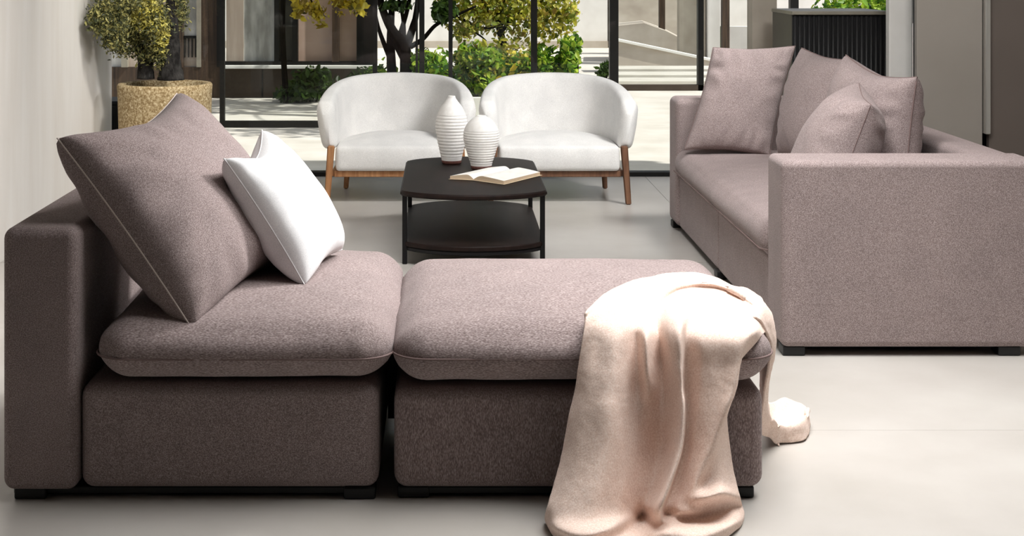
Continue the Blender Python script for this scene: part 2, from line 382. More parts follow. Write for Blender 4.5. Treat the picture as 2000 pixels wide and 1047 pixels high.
# ------------------------------------------------------------------ room shell
flr = struct(box('floor', -3.4, 3.6, -1.2, 9.36, -0.06, -0.006, M['grout']), 'pale polished concrete tile floor under the sofas')
ys = [-1.2, 0.67, 1.87, 3.07, 4.27, 5.47, 6.67, 7.87, 9.07, 9.36]
for j in range(len(ys) - 1):              # wide slabs; the narrow ones by the window are split
    xs = [-3.4, -1.14, 1.26, 3.6] if ys[j] > 7 else ([-3.4, -1.6, 3.6] if j % 2 else [-3.4, 2.2, 3.6])
    for i in range(len(xs) - 1):
        g = 0.0012
        box('floor_tile', xs[i] + g, xs[i + 1] - g, ys[j] + g, ys[j + 1] - g, -0.0055, 0.0 - 0.0004 * ((i * 3 + j) % 3), M['floor'], flr)
struct(box('wall_left', -2.22, -2.0, -1.2, 8.9, 0, 2.7, M['wall']), 'pale limewashed side wall on the left')
struct(box('wall_right', 3.45, 3.6, -1.2, 9.4, 0, 2.7, M['plaster']), 'plain wall beyond the right panels')
struct(box('wall_front', -2.22, 3.6, -1.35, -1.2, 0, 2.7, M['dark_wall']), 'plain wall behind the viewer')
struct(box('ceiling', -3.4, 3.6, -1.35, 9.5, 2.7, 2.85, M['ceiling']), 'plain grey ceiling')
# window: a floor track, a head rail and one wide clear pane
win = struct(box('window_1', -3.4, 1.93, 9.37, 9.45, 0.0, 0.028, M['black_frame'], bev=0.004), 'wide glazed opening to the terrace with a black floor track')
box('head_rail', -3.4, 1.93, 9.37, 9.45, 2.62, 2.70, M['black_frame'], win)
for x0, x1 in ((-3.39, -0.72), (-0.72, 1.925)):
    box('pane', x0, x1, 9.405, 9.415, 0.03, 2.62, M['glass'], win)
struct(box('trim_1', 1.93, 2.085, 9.34, 9.50, 0, 2.7, M['concrete']), 'beige concrete pier left of the fluted cabinet')
struct(box('trim_2', 2.480, 2.615, 8.30, 8.37, 0, 2.7, M['plaster'], bev=0.01), 'white plaster pier right of the fluted cabinet')
d1 = struct(box('door_1', 2.558, 2.915, 8.06, 8.10, 0.01, 2.69, M['panel_grey'], bev=0.003), 'tall grey lacquered panel right of the white pier')
d2 = struct(box('door_2', 2.95, 3.44, 8.06, 8.10, 0.01, 2.69, M['panel_dark'], bev=0.003), 'tall dark lacquered panel at the right edge')
hb = box('handle', 2.918, 2.947, 8.02, 8.09, 0.42, 2.45, M['steel'], d2, bev=0.006)
hb['label'] = 'long satin steel pull bar'
box('door_backing', 2.588, 3.44, 8.19, 8.22, 0.0, 2.69, M['black_frame'], d1)

# ------------------------------------------------------------------ outside
struct(box('ground', -9, 14, 9.45, 34, -0.12, -0.012, M['terrace']), 'pale sunlit terrace paving')
# low house wall and its windows, behind the left glazed screen
HY = 15.0
def hx(px): return (px - CX) * HY / F
def hz(py): return CAMH - (py - CY) * HY / F
house = thing('house', 'house front with dark low wall and black framed windows behind the left glazed screen', 'building', (hx(480), HY, -0.012))
box('low_wall', hx(436) - 0.02, hx(735), HY, HY + 0.30, -0.012, hz(133), M['dark_wall'], house)
box('low_wall', hx(0), hx(436) - 0.024, HY, HY + 0.30, -0.012, hz(131), M['brown_frame'], house)
box('wall_joint', hx(511), hx(514), HY - 0.006, HY, 0, hz(134), M['black_frame'], house)
box('ledge', hx(438), hx(738), HY - 0.10, HY + 0.2, hz(133), hz(127), M['plaster'], house, bev=0.004)
box('sill_rail', hx(436), hx(728), HY - 0.02, HY + 0.08, hz(126.8), hz(120), M['black_frame'], house)
TOPZ = 2.6
def pane(p0, p1, m, y=0.06): box('pane', hx(p0), hx(p1), HY + y, HY + y + 0.02, hz(120.5), TOPZ, m, house)
def post(p0, p1, m='black_frame', y0=-0.03, y1=0.10): box('window_post', hx(p0), hx(p1), HY + y0, HY + y1, hz(120), TOPZ, M[m], house)
pane(440, 474, M['pane_beige']); pane(474.5, 505, M['pane_white'], 0.07); pane(505.5, 537, M['pane_white'], 0.05)
post(536, 545); pane(545, 572, M['pane_dark']); post(571, 582)
pane(582, 650, M['pane_pink']); post(649, 662, 'brown_frame'); pane(662, 697, M['pane_pink']); post(697, 729, 'black_frame', -0.05, 0.3)
# left bays, beyond the planter
def bx2(nm, p0, p1, y0, y1, q0, q1, m): box(nm, hx(p0), hx(p1), HY + y0, HY + y1, hz(q1), hz(q0) if q0 > -200 else TOPZ, M[m], house)
bx2('window_post', 345, 358, -0.05, 0.1, -999, 131, 'brown_frame'); bx2('pane', 358, 384, 0.04, 0.06, -999, 70, 'pane_white')
bx2('cross_rail', 357, 386, 0.0, 0.05, 70, 75, 'black_frame'); bx2('pane', 358, 384, 0.04, 0.06, 75, 130, 'pane_beige')
bx2('window_post', 384, 393, -0.01, 0.1, -999, 131, 'cab_top'); bx2('timber_panel', 393, 424, 0.0, 0.1, -999, 131, 'brown_frame')
bx2('window_post', 424, 436, -0.03, 0.1, -999, 131, 'black_frame')
bx2('pane', 250, 345, 0.04, 0.06, -999, 131, 'pane_beige'); bx2('window_post', 238, 250, -0.03, 0.1, -999, 131, 'cab_top'); bx2('pane', 20, 238, 0.04, 0.06, -999, 131, 'pane_white')
for k in range(4): bx2('baluster', 360 + k * 7, 361.6 + k * 7, 0.0, 0.03, 75, 112, 'black_frame')

# left glazed screen on the terrace
GY = 12.3
def gx(px): return (px - CX) * GY / F
scr = thing('glazed_screen', 'black framed glass screen standing on the terrace at left', 'glass screen', (gx(540), GY, -0.012))
box('frame_post', gx(430), gx(439), GY - 0.03, GY + 0.03, -0.012, 2.5, M['black_frame'], scr)
box('frame_post', gx(728), gx(737), GY - 0.03, GY + 0.03, -0.012, 2.5, M['black_frame'], scr)
box('bottom_rail', gx(439), gx(728), GY - 0.03, GY + 0.03, -0.012, 0.042, M['black_frame'], scr)
box('top_rail', gx(430), gx(737), GY - 0.03, GY + 0.03, 2.5, 2.58, M['black_frame'], scr)
box('pane', gx(439), gx(728), GY - 0.005, GY + 0.005, 0.042, 2.5, M['glass'], scr)
# middle screen of slim posts in front of the hedge
SY = 12.9
def sx_(px): return (px - CX) * SY / F
scr2 = thing('glazed_screen', 'row of slim dark posts and glass in front of the green hedge', 'glass screen', (sx_(930), SY, -0.012))
for p0, p1 in ((812, 816), (819, 829), (876, 884), (1037, 1049)):
    box('frame_post', sx_(p0), sx_(p1), SY - 0.03, SY + 0.03, -0.012, 2.5, M['black_frame'], scr2)
box('top_rail', sx_(812), sx_(1049), SY - 0.03, SY + 0.03, 2.5, 2.57, M['black_frame'], scr2)
box('pane', sx_(884), sx_(1037), SY - 0.005, SY + 0.005, 0.03, 2.5, M['glass'], scr2)
# right glazed box with the beige stone yard behind it
RY = 15.9
def rx(px): return (px - CX) * RY / F
scr3 = thing('glazed_screen', 'black framed glass screen in front of the beige stone ramp', 'glass screen', (rx(1280), RY, -0.012))
box('frame_post', rx(1190), rx(1207), RY - 0.05, RY + 0.05, -0.012, 2.6, M['black_frame'], scr3)
box('frame_post', rx(1362), rx(1373), RY - 0.05, RY + 0.05, -0.012, 2.6, M['black_frame'], scr3)
box('bottom_rail', rx(1207), rx(1373), RY - 0.05, RY + 0.05, -0.012, 0.05, M['dark_wall'], scr3)
box('top_rail', rx(1190), rx(1376), RY - 0.05, RY + 0.05, 2.6, 2.7, M['black_frame'], scr3)
box('pane', rx(1207), rx(1362), RY - 0.006, RY + 0.006, 0.05, 2.6, M['glass'], scr3)
RP = 18.5
def px_(px): return (px - CX) * RP / F
def pz_(py): return CAMH - (py - CY) * RP / F
# ramp parapet: a wedge of stone falling to the right
rampthing = thing('stone_ramp', 'beige stone ramp parapet sloping down behind the right glass screen', 'ramp', (px_(1290), RP, -0.012))
xa, xb = px_(1195), px_(1420)
za, zb = pz_(78), pz_(126)
V = [(xa, RP, -0.012), (xb, RP, -0.012), (xb, RP, zb), (xa, RP, za), (xa, RP + 0.3, -0.012), (xb, RP + 0.3, -0.012), (xb, RP + 0.3, zb), (xa, RP + 0.3, za)]
Q = [(0, 1, 2, 3), (5, 4, 7, 6), (3, 2, 6, 7), (1, 5, 6, 2), (4, 0, 3, 7), (4, 5, 1, 0)]
pydata('parapet', V, Q, M['beige_stone'], rampthing, False)
V2 = [(x, y + (-0.04 if y == RP else 0.04), z + (0 if i in (0, 1) else 0)) for i, (x, y, z) in enumerate([(xa, RP, za), (xb, RP, zb), (xb, RP + 0.3, zb), (xa, RP + 0.3, za)])]
V2 = V2 + [(x, y, z + 0.028) for x, y, z in V2]
pydata('coping', V2, [(0, 1, 5, 4), (1, 2, 6, 5), (2, 3, 7, 6), (3, 0, 4, 7), (4, 5, 6, 7), (3, 2, 1, 0)], M['plaster'], rampthing, False)
stone = thing('stone_block', 'pale stone block with chamfered top behind the ramp parapet', 'stone block', (px_(1250) * 1.1, 20.5, -0.012))
Y2 = 20.5
bl = [at(1195, 52, Y2), at(1258, 45, Y2), at(1300, 60, Y2), at(1335, 78, Y2)]
V = [Vector((bl[0].x, Y2, -0.012))] + [Vector(b) for b in bl] + [Vector((bl[-1].x, Y2, -0.012))]
n_ = len(V); V = V + [v + Vector((0.1, 1.0, 0)) for v in V]
Q = [tuple(range(n_))[::-1], tuple(range(n_, 2 * n_))] + [(i, (i + 1) % n_, n_ + (i + 1) % n_, n_ + i) for i in range(n_)]
pydata('block', V, Q, M['beige_stone'], stone, False)
for s_ in range(3):
    z0 = 0.03 + 0.0 * s_
    y0 = 16.6 + s_ * 0.55
    box('step', 1.86 + 0.10 * s_, 3.4, y0, y0 + 0.5, -0.012, 0.035 + 0.03 * s_, M['terrace'], rampthing, bev=0.008)
yard = thing('boundary_wall', 'bright plaster boundary wall far behind the trees', 'wall', (1.0, 24, -0.012))
box('wall_face', -6.5, 2.62, 24, 24.3, -0.012, 3.4, M['plaster'], yard)
box('base_course', -6.5, 2.62, 23.94, 24.0, -0.012, 0.10, M['concrete'], yard)
yard2 = thing('boundary_wall', 'beige stone wall far behind the ramp, right of the plaster wall', 'wall', (4.5, 24, -0.012))
box('wall_face', 2.64, 4.35, 24, 24.3, -0.012, 3.4, M['beige_stone'], yard2)
yard3 = thing('pavilion', 'bright white pavilion with dark post seen above the big square pillow', 'building', (5.0, 19.5, -0.012))
PY = 19.5
def vx(px): return (px - CX) * PY / F
def vz(py): return CAMH - (py - CY) * PY / F
box('pavilion_post', vx(1318), vx(1330), PY + 1.4, PY + 1.5, -0.012, 2.6, M['brown_frame'], yard3)
box('wall_face', vx(1334), vx(1386), PY + 0.3, PY + 0.5, -0.012, 2.6, M['concrete'], yard3)
box('wall_face', vx(1388), vx(1412), PY + 0.2, PY + 0.5, -0.012, 2.6, M['plaster'], yard3)
box('pavilion_post', vx(1411), vx(1425), PY, PY + 0.12, -0.012, 2.6, M['brown_frame'], yard3)
box('wall_face', vx(1426), vx(1790), PY + 0.3, PY + 0.5, -0.012, vz(54), M['plaster'], yard3)
box('wall_face', vx(1436), vx(1800), PY + 2.3, PY + 2.5, -0.012, 2.6, M['plaster'], yard3)
box('hedge_strip_bed', vx(1424), vx(1475), PY + 0.55, PY + 0.8, -0.012, vz(56), M['leaf_dark'], yard3)
box('pavilion_post', vx(1544), vx(1560), PY, PY + 0.12, -0.012, 2.6, M['black_frame'], yard3)

# planting
def tree(name, label, stems, foliages, cat='tree', loc=None, group=None):
    base = stems[0][0][0] if stems else loc
    root = thing(name, label, cat, tuple(Vector((base[0], base[1], max(base[2], -0.012)))), group)
    for k, (pts, r0, r1) in enumerate(stems):
        c = catmull(pts, 6 * len(pts)); rr = [r0 + (r1 - r0) * i / (len(c) - 1) for i in range(len(c))]
        tube('trunk' if k == 0 else 'branch', c, rr, M['bark_thin'], root, 8)
    for nm, pts, size, m, asp in foliages: leaves(nm, pts, size, M[m], root, aspect=asp)
    return root
TY = 13.6
def T(px, py, dy=0): return at(px, py, TY + dy)
def TB(px, dy=0): return Vector(((px - CX) * (TY + dy) / F, TY + dy, 0.10))
canopy = np.concatenate([blob(420, (0.55, 11.5, 2.3), (1.0, 0.55, 0.3), 0.0), blob(260, (1.5, 11.2, 2.4), (0.9, 0.5, 0.3), 0.0), blob(900, (-0.9, 13.4, 2.1), (1.1, 0.7, 0.55), 0.1), blob(700, (0.3, 13.6, 2.2), (0.9, 0.7, 0.5), 0.1)])
dark_top = np.concatenate([blob(260, T(868, 22), (0.13, 0.15, 0.12), 0.1), blob(260, T(790, -22), (0.35, 0.2, 0.09), 0.1), blob(120, T(775, 12), (0.16, 0.2, 0.05), 0.1)])
tree('multi_stem_tree', 'dark multi-stemmed tree behind the left white armchair', [
    ([TB(792), T(791, 95), T(768, 62), T(748, 20), T(733, -40), T(700, -150, -0.2)], 0.062, 0.02),
    ([TB(768, .1), T(763, 85, .1), T(766, 0, .1), T(772, -120, .1)], 0.050, 0.018),
    ([T(790, 100), T(806, 55), T(815, 10), T(825, -110)], 0.042, 0.016),
    ([T(766, -60, .1), Vector((-0.2, 12.9, 1.9)), Vector((0.4, 11.9, 2.25)), Vector((1.2, 11.3, 2.4))], 0.02, 0.008),
    ([T(779, 75), T(795, 22), T(808, -30), T(850, -140)], 0.024, 0.012),
    ([T(789, 75), T(787, 35), T(778, -5), T(770, -60)], 0.022, 0.010),
    ([T(801, 92), T(826, 76), T(850, 50), T(878, 36), T(930, 12)], 0.026, 0.010),
    ([T(762, 115, .1), T(748, 80, .1), T(738, 50, .1), T(730, 10, .1)], 0.026, 0.014),
    ([T(790, 120), T(772, 85), T(757, 45), T(742, 0)], 0.03, 0.014)],
    [('foliage', canopy, 0.10, 'leaf_autumn', 0.55), ('foliage', dark_top, 0.075, 'leaf_dark', 0.5)])
aut = [blob(520, T(930, 20, .5), (0.42, 0.3, 0.26), 0.1), blob(480, T(1010, 30, .5), (0.38, 0.3, 0.26), 0.1), blob(420, T(1085, 20, .5), (0.26, 0.25, 0.30), 0.1),
       blob(360, T(1000, 100, .3), (0.30, 0.2, 0.16), 0.1), blob(200, T(905, 62, .4), (0.14, 0.2, 0.10), 0.1), blob(700, T(980, -70, .6), (0.75, 0.4, 0.4), 0.1), blob(200, T(1112, 25, .4), (0.10, .2, .12), .1)]
aut2 = [blob(900, T(930, 15, .5), (0.42, 0.3, 0.28), 0.1), blob(900, T(1020, 20, .5), (0.40, 0.3, 0.28), 0.1), blob(500, T(1080, 40, .5), (0.26, 0.25, 0.30), 0.1)]
tree('autumn_tree', 'yellow and brown leaved tree behind the gap between the armchairs', [
    ([Vector(((985 - CX) * 14.1 / F, 14.1, 0.1)), T(985, 100, .5), T(975, 40, .5), T(990, -60, .5), T(985, -200, .5)], 0.045, 0.02),
    ([T(870, 22, .45), T(905, 40, .45), T(950, 55, .45), T(1000, 40, .45), T(1040, 25, .45)], 0.016, 0.010),
    ([T(895, 45, .45), T(935, 68, .45), T(950, 80, .45)], 0.012, 0.006),
    ([T(980, 60, .5), T(1010, 30, .5), T(1060, 0, .5), T(1110, -60, .5)], 0.022, 0.010),
    ([T(978, 50, .5), T(945, 10, .5), T(915, -60, .5)], 0.02, 0.01)],
    [('foliage', np.concatenate(aut + aut2)[::1][RNG.random(sum(len(a) for a in aut + aut2)) < 0.72], 0.052, 'leaf_autumn', 0.6)])
# trough with the hedge
tr = thing('planter_trough', 'long low white planter trough under the green hedge', 'planter', (0.5, 13.5, -0.012))
box('trough_wall', -0.62, 1.20, 13.20, 13.26, -0.012, 0.155, M['plaster'], tr, bev=0.006)
box('trough_wall', -0.62, 1.20, 14.20, 14.26, -0.012, 0.155, M['plaster'], tr)
box('trough_wall', -0.62, -0.56, 13.26, 14.20, -0.012, 0.155, M['plaster'], tr)
box('trough_wall', 1.14, 1.20, 13.26, 14.20, -0.012, 0.155, M['plaster'], tr)
box('soil', -0.56, 1.14, 13.26, 14.20, -0.012, 0.12, M['soil'], tr)
def bush(px, top, hw, n, name, label, leaf='leaf_green', size=0.06, Y=13.6, base=0.12, group=None, dr=0.3, m2=None):
    c = at(px, top, Y); H = c.z - base
    root = thing(name, label, 'shrub', (c.x, Y, base), group)
    for k in range(4):
        a = Vector((c.x + 0.03 * (k - 1.5), Y, base)); b = Vector((c.x + hw * 0.5 * (k - 1.5) / 1.5, Y + 0.1 * (k % 2) - 0.05, base + H * 0.7))
        tube('stem', catmull([a, (a + b) / 2 + Vector((0.02, 0, 0.02)), b], 6), 0.008, M['bark_thin'], root, 6)
    pts = []
    for k in range(7):
        t = random.random(); cc = (c.x + hw * 0.75 * random.uniform(-1, 1), Y + dr * 0.5 * random.uniform(-1, 1), base + H * (0.22 + 0.56 * t))
        pts.append(blob(n // 8, cc, (hw * 0.55, dr * 0.8, H * 0.24), 0.2))
    pts.append(blob(n // 8, (c.x, Y, base + H * 0.5), (hw, dr, H * 0.5), 0.2))
    leaves('foliage', np.concatenate(pts), size, M[leaf], root, aspect=0.55)
    if m2: leaves('foliage', blob(n // 9, (c.x, Y, base + H * 0.55), (hw, dr, H * 0.45), 0.5), size, M[m2], root, aspect=0.55)
G = 'hedge shrubs in the white trough'
bush(745, 112, 0.22, 1300, 'shrub', 'bright green shrub at the foot of the multi-stemmed tree', Y=13.9, base=0.0)
bush(852, 88, 0.26, 2000, 'shrub', 'bright green hedge shrub right above the left armchair back', group=G)
bush(935, 78, 0.28, 2600, 'shrub', 'bright green hedge shrub filling the gap between the two armchairs', group=G, m2='leaf_autumn')
bush(1010, 96, 0.24, 1800, 'shrub', 'yellowish hedge shrub right above the left end of the right armchair', group=G, leaf='leaf_green', m2='leaf_yellow')
bush(1072, 84, 0.16, 1400, 'shrub', 'green hedge shrub just right of the slim post above the right armchair', group=G)
bush(1116, 50, 0.085, 1300, 'shrub', 'tall narrow green shrub at the right end of the hedge', group=G, dr=0.2)
bush(608, 126, 0.28, 1300, 'shrub', 'dark green shrub in front of the low house wall', leaf='leaf_dark', Y=14.6, base=-0.012, dr=0.25, size=0.07)
bush(715, 128, 0.18, 700, 'shrub', 'dark green shrub beside the black house corner', leaf='leaf_dark', Y=14.4, base=-0.012, dr=0.2, size=0.06)
bush(1180, 118, 0.09, 260, 'shrub', 'small dark shrub left of the thick black post', leaf='leaf_dark', Y=16.9, base=-0.012, dr=0.12, size=0.06)
bush(1665, -50, 0.46, 3200, 'shrub', 'green shrub showing above the fluted cabinet', leaf='leaf_green', Y=14.0, base=-0.012, dr=0.4, size=0.07)
# yellow spray hanging in front of the rose panes
OY = 14.2
spray = np.concatenate([blob(70, at(590, 10, OY), (0.16, 0.15, 0.13), 0.0), blob(46, at(620, 28, OY), (0.10, 0.1, 0.11), 0.0), blob(60, at(672, 5, OY), (0.18, 0.15, 0.12), 0.0),
                        blob(40, at(697, 12, OY), (0.08, 0.1, 0.1), 0.0), blob(500, at(640, -90, OY), (0.7, 0.5, 0.42), 0.0)])
tree('maple_tree', 'maple with yellow leaves drooping before the rose window panes', [
    ([Vector(((560 - CX) * 14.5 / F, 14.45, -0.012)), at(552, 60, 14.45), at(556, -60, 14.4), at(560, -160, 14.3)], 0.03, 0.02),
    ([at(556, -60, 14.4), at(590, -30, OY), at(610, 5, OY), at(622, 35, OY)], 0.012, 0.004),
    ([at(558, -80, 14.4), at(620, -50, OY), at(670, -20, OY), at(695, 15, OY)], 0.012, 0.004)],
    [('foliage', np.concatenate([spray, spray + np.array([0.03, 0.02, -0.02])]), 0.066, 'leaf_yellow', 0.6)])

# ------------------------------------------------------------------ potted tree by the wall
PX, PYc = -1.615, 8.55
pot = thing('potted_tree', 'small leaved tree in a speckled stone planter by the left wall', 'potted plant', (PX, PYc, 0))
R = 0.268; H = 0.655
lathe('planter', [(R * 0.86, 0), (R * 0.90, 0.02), (R * 0.97, H * 0.5), (R, H - 0.05), (R + 0.003, H - 0.012), (R - 0.004, H), (R - 0.03, H), (R - 0.038, H - 0.01), (R - 0.04, H - 0.06), (0.02, H - 0.06)], (PX, PYc, 0), M['pot'], pot, 64)
lathe('soil', [(R - 0.041, H - 0.075), (R - 0.06, H - 0.045), (0.1, H - 0.035), (0.01, H - 0.03)], (PX, PYc, 0), M['soil'], pot, 40)
def pp(px, py, dy=0): return at(px, py, PYc + dy)
def bark_trunk(name, pts, radii, seed, sides=20, amp=0.16):
    c = catmull(pts, 40); n = len(c)
    rr = np.interp(np.linspace(0, 1, n), np.linspace(0, 1, len(radii)), radii)
    V, Fc = tube_geo(c, rr, sides)
    V = [c[i // sides] + (v - c[i // sides]) * (1 + amp * nz(v, 28, seed) + amp * 0.7 * nz(v, 60, seed + 3)) if i < n * sides else v for i, v in enumerate(V)]
    return pydata(name, V, Fc, M['bark'], pot)
bark_trunk('trunk', [pp(334, 156), pp(334, 120), pp(336, 60), pp(334, 0), pp(330, -120), pp(325, -260)], [0.078, 0.056, 0.040, 0.030, 0.026, 0.02], 1)
bark_trunk('trunk', [pp(280, 154, -.03), pp(281, 128, -.03), pp(276, 100, -.02), pp(262, 60), pp(255, 0), pp(240, -80)], [0.036, 0.033, 0.028, 0.022, 0.016, 0.012], 2)
bark_trunk('trunk', [pp(294, 154, -.01), pp(293, 125, -.01), pp(300, 108), pp(318, 98), pp(330, 70, .04)], [0.024, 0.020, 0.012, 0.009, 0.007], 3, 12)
tube('branch', catmull([pp(270, 95), pp(235, 55), pp(205, 40)], 12), 0.008, M['bark_thin'], pot)
tube('branch', catmull([pp(268, 80), pp(225, 80), pp(215, 75)], 12), 0.007, M['bark_thin'], pot)
fl = [blob(1500, pp(262, 30, -.05), (0.16, 0.2, 0.15), 0.3), blob(900, pp(215, 40, -.35), (0.105, 0.16, 0.10), 0.3), blob(700, pp(250, 85), (0.13, 0.15, 0.07), 0.3), blob(900, pp(305, 50, -.1), (0.08, 0.12, 0.17), 0.3),
      blob(900, pp(232, -5, -.3), (0.13, 0.2, 0.10), 0.3), blob(350, pp(188, 35, -.42), (0.045, 0.08, 0.07), 0.2), blob(400, pp(222, 75, -.3), (0.06, 0.1, 0.07), 0.2), blob(350, pp(352, 15, .05), (0.05, 0.1, 0.14), 0.2),
      blob(1600, pp(275, -80, -.2), (0.20, 0.25, 0.2), 0.2), blob(300, pp(285, 108, -.04), (0.07, 0.08, 0.05), 0.3), blob(250, pp(312, 105, -.08), (0.03, 0.06, 0.1), 0.2)]
fl = [np.concatenate([q, q + RNG.normal(size=q.shape) * 0.02]) for q in fl]
fl = [np.maximum(q, [-1.97, -9, -9]) for q in fl]
leaves('foliage', np.concatenate(fl), 0.021, M['leaf_olive'], pot, aspect=0.42)
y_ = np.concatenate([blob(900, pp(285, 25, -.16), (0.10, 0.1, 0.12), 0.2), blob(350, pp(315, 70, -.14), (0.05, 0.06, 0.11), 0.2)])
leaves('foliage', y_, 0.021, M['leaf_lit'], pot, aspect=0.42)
cab2 = thing('low_cabinet', 'low black cabinet between the left wall and the stone planter', 'cabinet', (-2.1, 9.15, 0))
box('carcass', -2.30, -1.96, 9.0, 9.28, 0.03, 0.49, M['cab_black'], cab2, bev=0.004)
box('plinth', -2.28, -1.98, 9.02, 9.26, 0.0, 0.03, M['black_frame'], cab2)
box('top', -2.31, -1.95, 8.99, 9.29, 0.49, 0.51, M['cab_black'], cab2, bev=0.003)
box('door', -2.29, -1.97, 8.988, 9.0, 0.05, 0.48, M['cab_black'], cab2, bev=0.003)

# ------------------------------------------------------------------ fluted cabinet at the right
fc = thing('fluted_cabinet', 'tall black fluted cabinet with taupe side behind the right sofa', 'cabinet', (2.28, 8.9, 0))
cx0, cx1, cy0, cy1, ch = 2.02, 2.58, 8.64, 9.17, 1.045
box('carcass', cx0, cx1, cy0 + 0.022, cy1, 0.04, ch, M['cab_side'], fc, bev=0.003)
box('top', cx0 - 0.006, cx1 + 0.006, cy0 - 0.012, cy1 + 0.005, ch, ch + 0.022, M['cab_top'], fc, bev=0.004)
box('plinth', cx0 + 0.02, cx1 - 0.02, cy0 + 0.05, cy1 - 0.02, 0.0, 0.04, M['black_frame'], fc)
box('front_panel', cx0 + 0.002, cx1, cy0 + 0.012, cy0 + 0.022, 0.045, ch - 0.004, M['cab_black'], fc)
nrib = 20; wrib = (cx1 - cx0 - 0.004) / nrib
for k in range(nrib):
    xc = cx0 + 0.002 + wrib * (k + 0.5)
    vs = []
    for z in (0.045, ch - 0.004):
        for a in range(7):
            an = math.pi * a / 6; vs.append((xc - math.cos(an) * wrib * 0.42, cy0 + 0.012 - math.sin(an) * 0.011, z))
    fs = [(a, a + 1, a + 8, a + 7) for a in range(6)] + [tuple(range(7))[::-1], tuple(range(7, 14))]
    pydata('rib', vs, fs, M['cab_black'], fc)

# ------------------------------------------------------------------ armchairs
def armchair(x0, label, wood='oak'):
    Y0 = 8.30
    root = thing('armchair', label, 'armchair', (x0, 8.6, 0), 'white barrel armchairs')
    a_, b_, th = 0.372, 0.66, 0.070
    V, Fc = [], []; NS, NP = 72, 28
    ring = []
    for i in range(NS + 1):
        t = i / NS; th_ = math.pi * (0.5 - 0.5 * math.cos(math.pi * t)) * 0.35 + math.pi * t * 0.65
        c, s = math.cos(th_), max(0, math.sin(th_))
        e = 2 / 2.7
        cx = math.copysign(abs(c) ** e, c); sy = s ** e
        ring.append((cx, sy))
    for i, (cx, sy) in enumerate(ring):
        p = Vector((cx * a_, sy * b_))
        a2 = ring[max(0, i - 1)]; b2 = ring[min(NS, i + 1)]
        tg = Vector(((b2[0] - a2[0]) * a_, (b2[1] - a2[1]) * b_)).normalized()
        if i == 0: tg = Vector((0, 1))
        if i == NS: tg = Vector((0, -1))
        nn = Vector((tg.y, -tg.x))          # outward
        ctop = min(1.0, abs(cx))
        d_end = min(i, NS - i) / NS
        frontness = max(0, 1 - sy / 0.9)
        top = 0.686 - 0.028 * ctop ** 2 - 0.105 * frontness ** 1.6
        z0 = 0.305 - 0.04 * (1 - frontness)
        # rounded arm ends
        endf = math.sqrt(max(0.0, 1 - max(0, 1 - sy * b_ / 0.05) ** 2)) if sy * b_ < 0.05 else 1.0
        endf = max(endf, 0.12)
        thick = th * (1.0 + 0.25 * frontness) * endf
        zt = top - (1 - endf) * 0.06; zb = z0 + (1 - endf) * 0.03
        hh = (zt - zb) / 2; zc = (zt + zb) / 2
        for k in range(NP):
            an = 2 * math.pi * k / NP
            cc, ss = math.cos(an), math.sin(an)
            sup = lambda q, ex: math.copysign(abs(q) ** ex, q)
            zz = zc + hh * sup(ss, 0.30); rel = (zz - z0) / 0.38
            off = thick / 2 * sup(cc, 0.62) + 0.030 * rel * (0.6 + 0.4 * frontness) + (0.02 * (1 - abs(rel * 2 - 1)) if cc > 0 else 0)
            q = p + nn * off
            V.append(Vector((x0 + q.x, Y0 + q.y, zz)))
    for i in range(NS):
        for k in range(NP):
            l = (k + 1) % NP; Fc.append((i * NP + k, (i + 1) * NP + k, (i + 1) * NP + l, i * NP + l))
    Fc.append(tuple(range(NP))); Fc.append(tuple(NS * NP + k for k in range(NP))[::-1])
    sh = pydata('backrest', V, Fc, M['chair_fabric'], root)
    def warp(w):
        t = max(0, (w.y - (Y0 + 0.30)) / 0.34); return Vector((x0 + (w.x - x0) * (1 - 0.30 * t ** 2.2), w.y, w.z))
    soft_box('seat_cushion', x0 - 0.337, x0 + 0.337, Y0 - 0.03, Y0 + 0.61, 0.185, 0.325, 0.022, M['chair_fabric'], root, crown=0.045, bulge=0.008, n=28, wr=0.0006, fn=warp)
    box('seat_rail', x0 - 0.345, x0 + 0.345, Y0 - 0.005, Y0 + 0.03, 0.150, 0.186, M[wood], root, bev=0.005)
    for s in (-1, 1):
        box('side_rail', x0 + s * 0.345 - 0.015, x0 + s * 0.345 + 0.015, Y0 + 0.03, Y0 + 0.52, 0.150, 0.184, M[wood], root, bev=0.004)
        def leg(xt, yt, zt, xb, yb, wt, wb):
            V = []
            for (xx, yy, zz, w) in ((xb, yb, 0, wb), (xt, yt, zt, wt)):
                for ux, uy in ((-1, -1), (1, -1), (1, 1), (-1, 1)): V.append((xx + ux * w, yy + uy * w, zz))
            bm = bmesh.new(); vv = [bm.verts.new(v) for v in V]
            for f in ((3, 2, 1, 0), (4, 5, 6, 7), (0, 1, 5, 4), (1, 2, 6, 5), (2, 3, 7, 6), (3, 0, 4, 7)): bm.faces.new([vv[k] for k in f])
            bmesh.ops.bevel(bm, geom=bm.edges[:], offset=0.005, segments=2, affect='EDGES')
            me = bpy.data.meshes.new('leg'); bm.to_mesh(me); bm.free(); o = link_mesh('leg', me, M[wood], root); wn_mod(o)
        leg(x0 + s * 0.362, Y0 - 0.008, 0.325, x0 + s * 0.385, Y0 - 0.02, 0.020, 0.0155)
        leg(x0 + s * 0.30, Y0 + 0.50, 0.20, x0 + s * 0.318, Y0 + 0.57, 0.018, 0.014)
    return root
armchair((773.5 - CX) * 8.3 / F, 'white barrel armchair with light oak legs, left of the two')
armchair((1092 - CX) * 8.3 / F, 'white barrel armchair with darker brown legs, right of the two and nearer the sofa', 'umber')

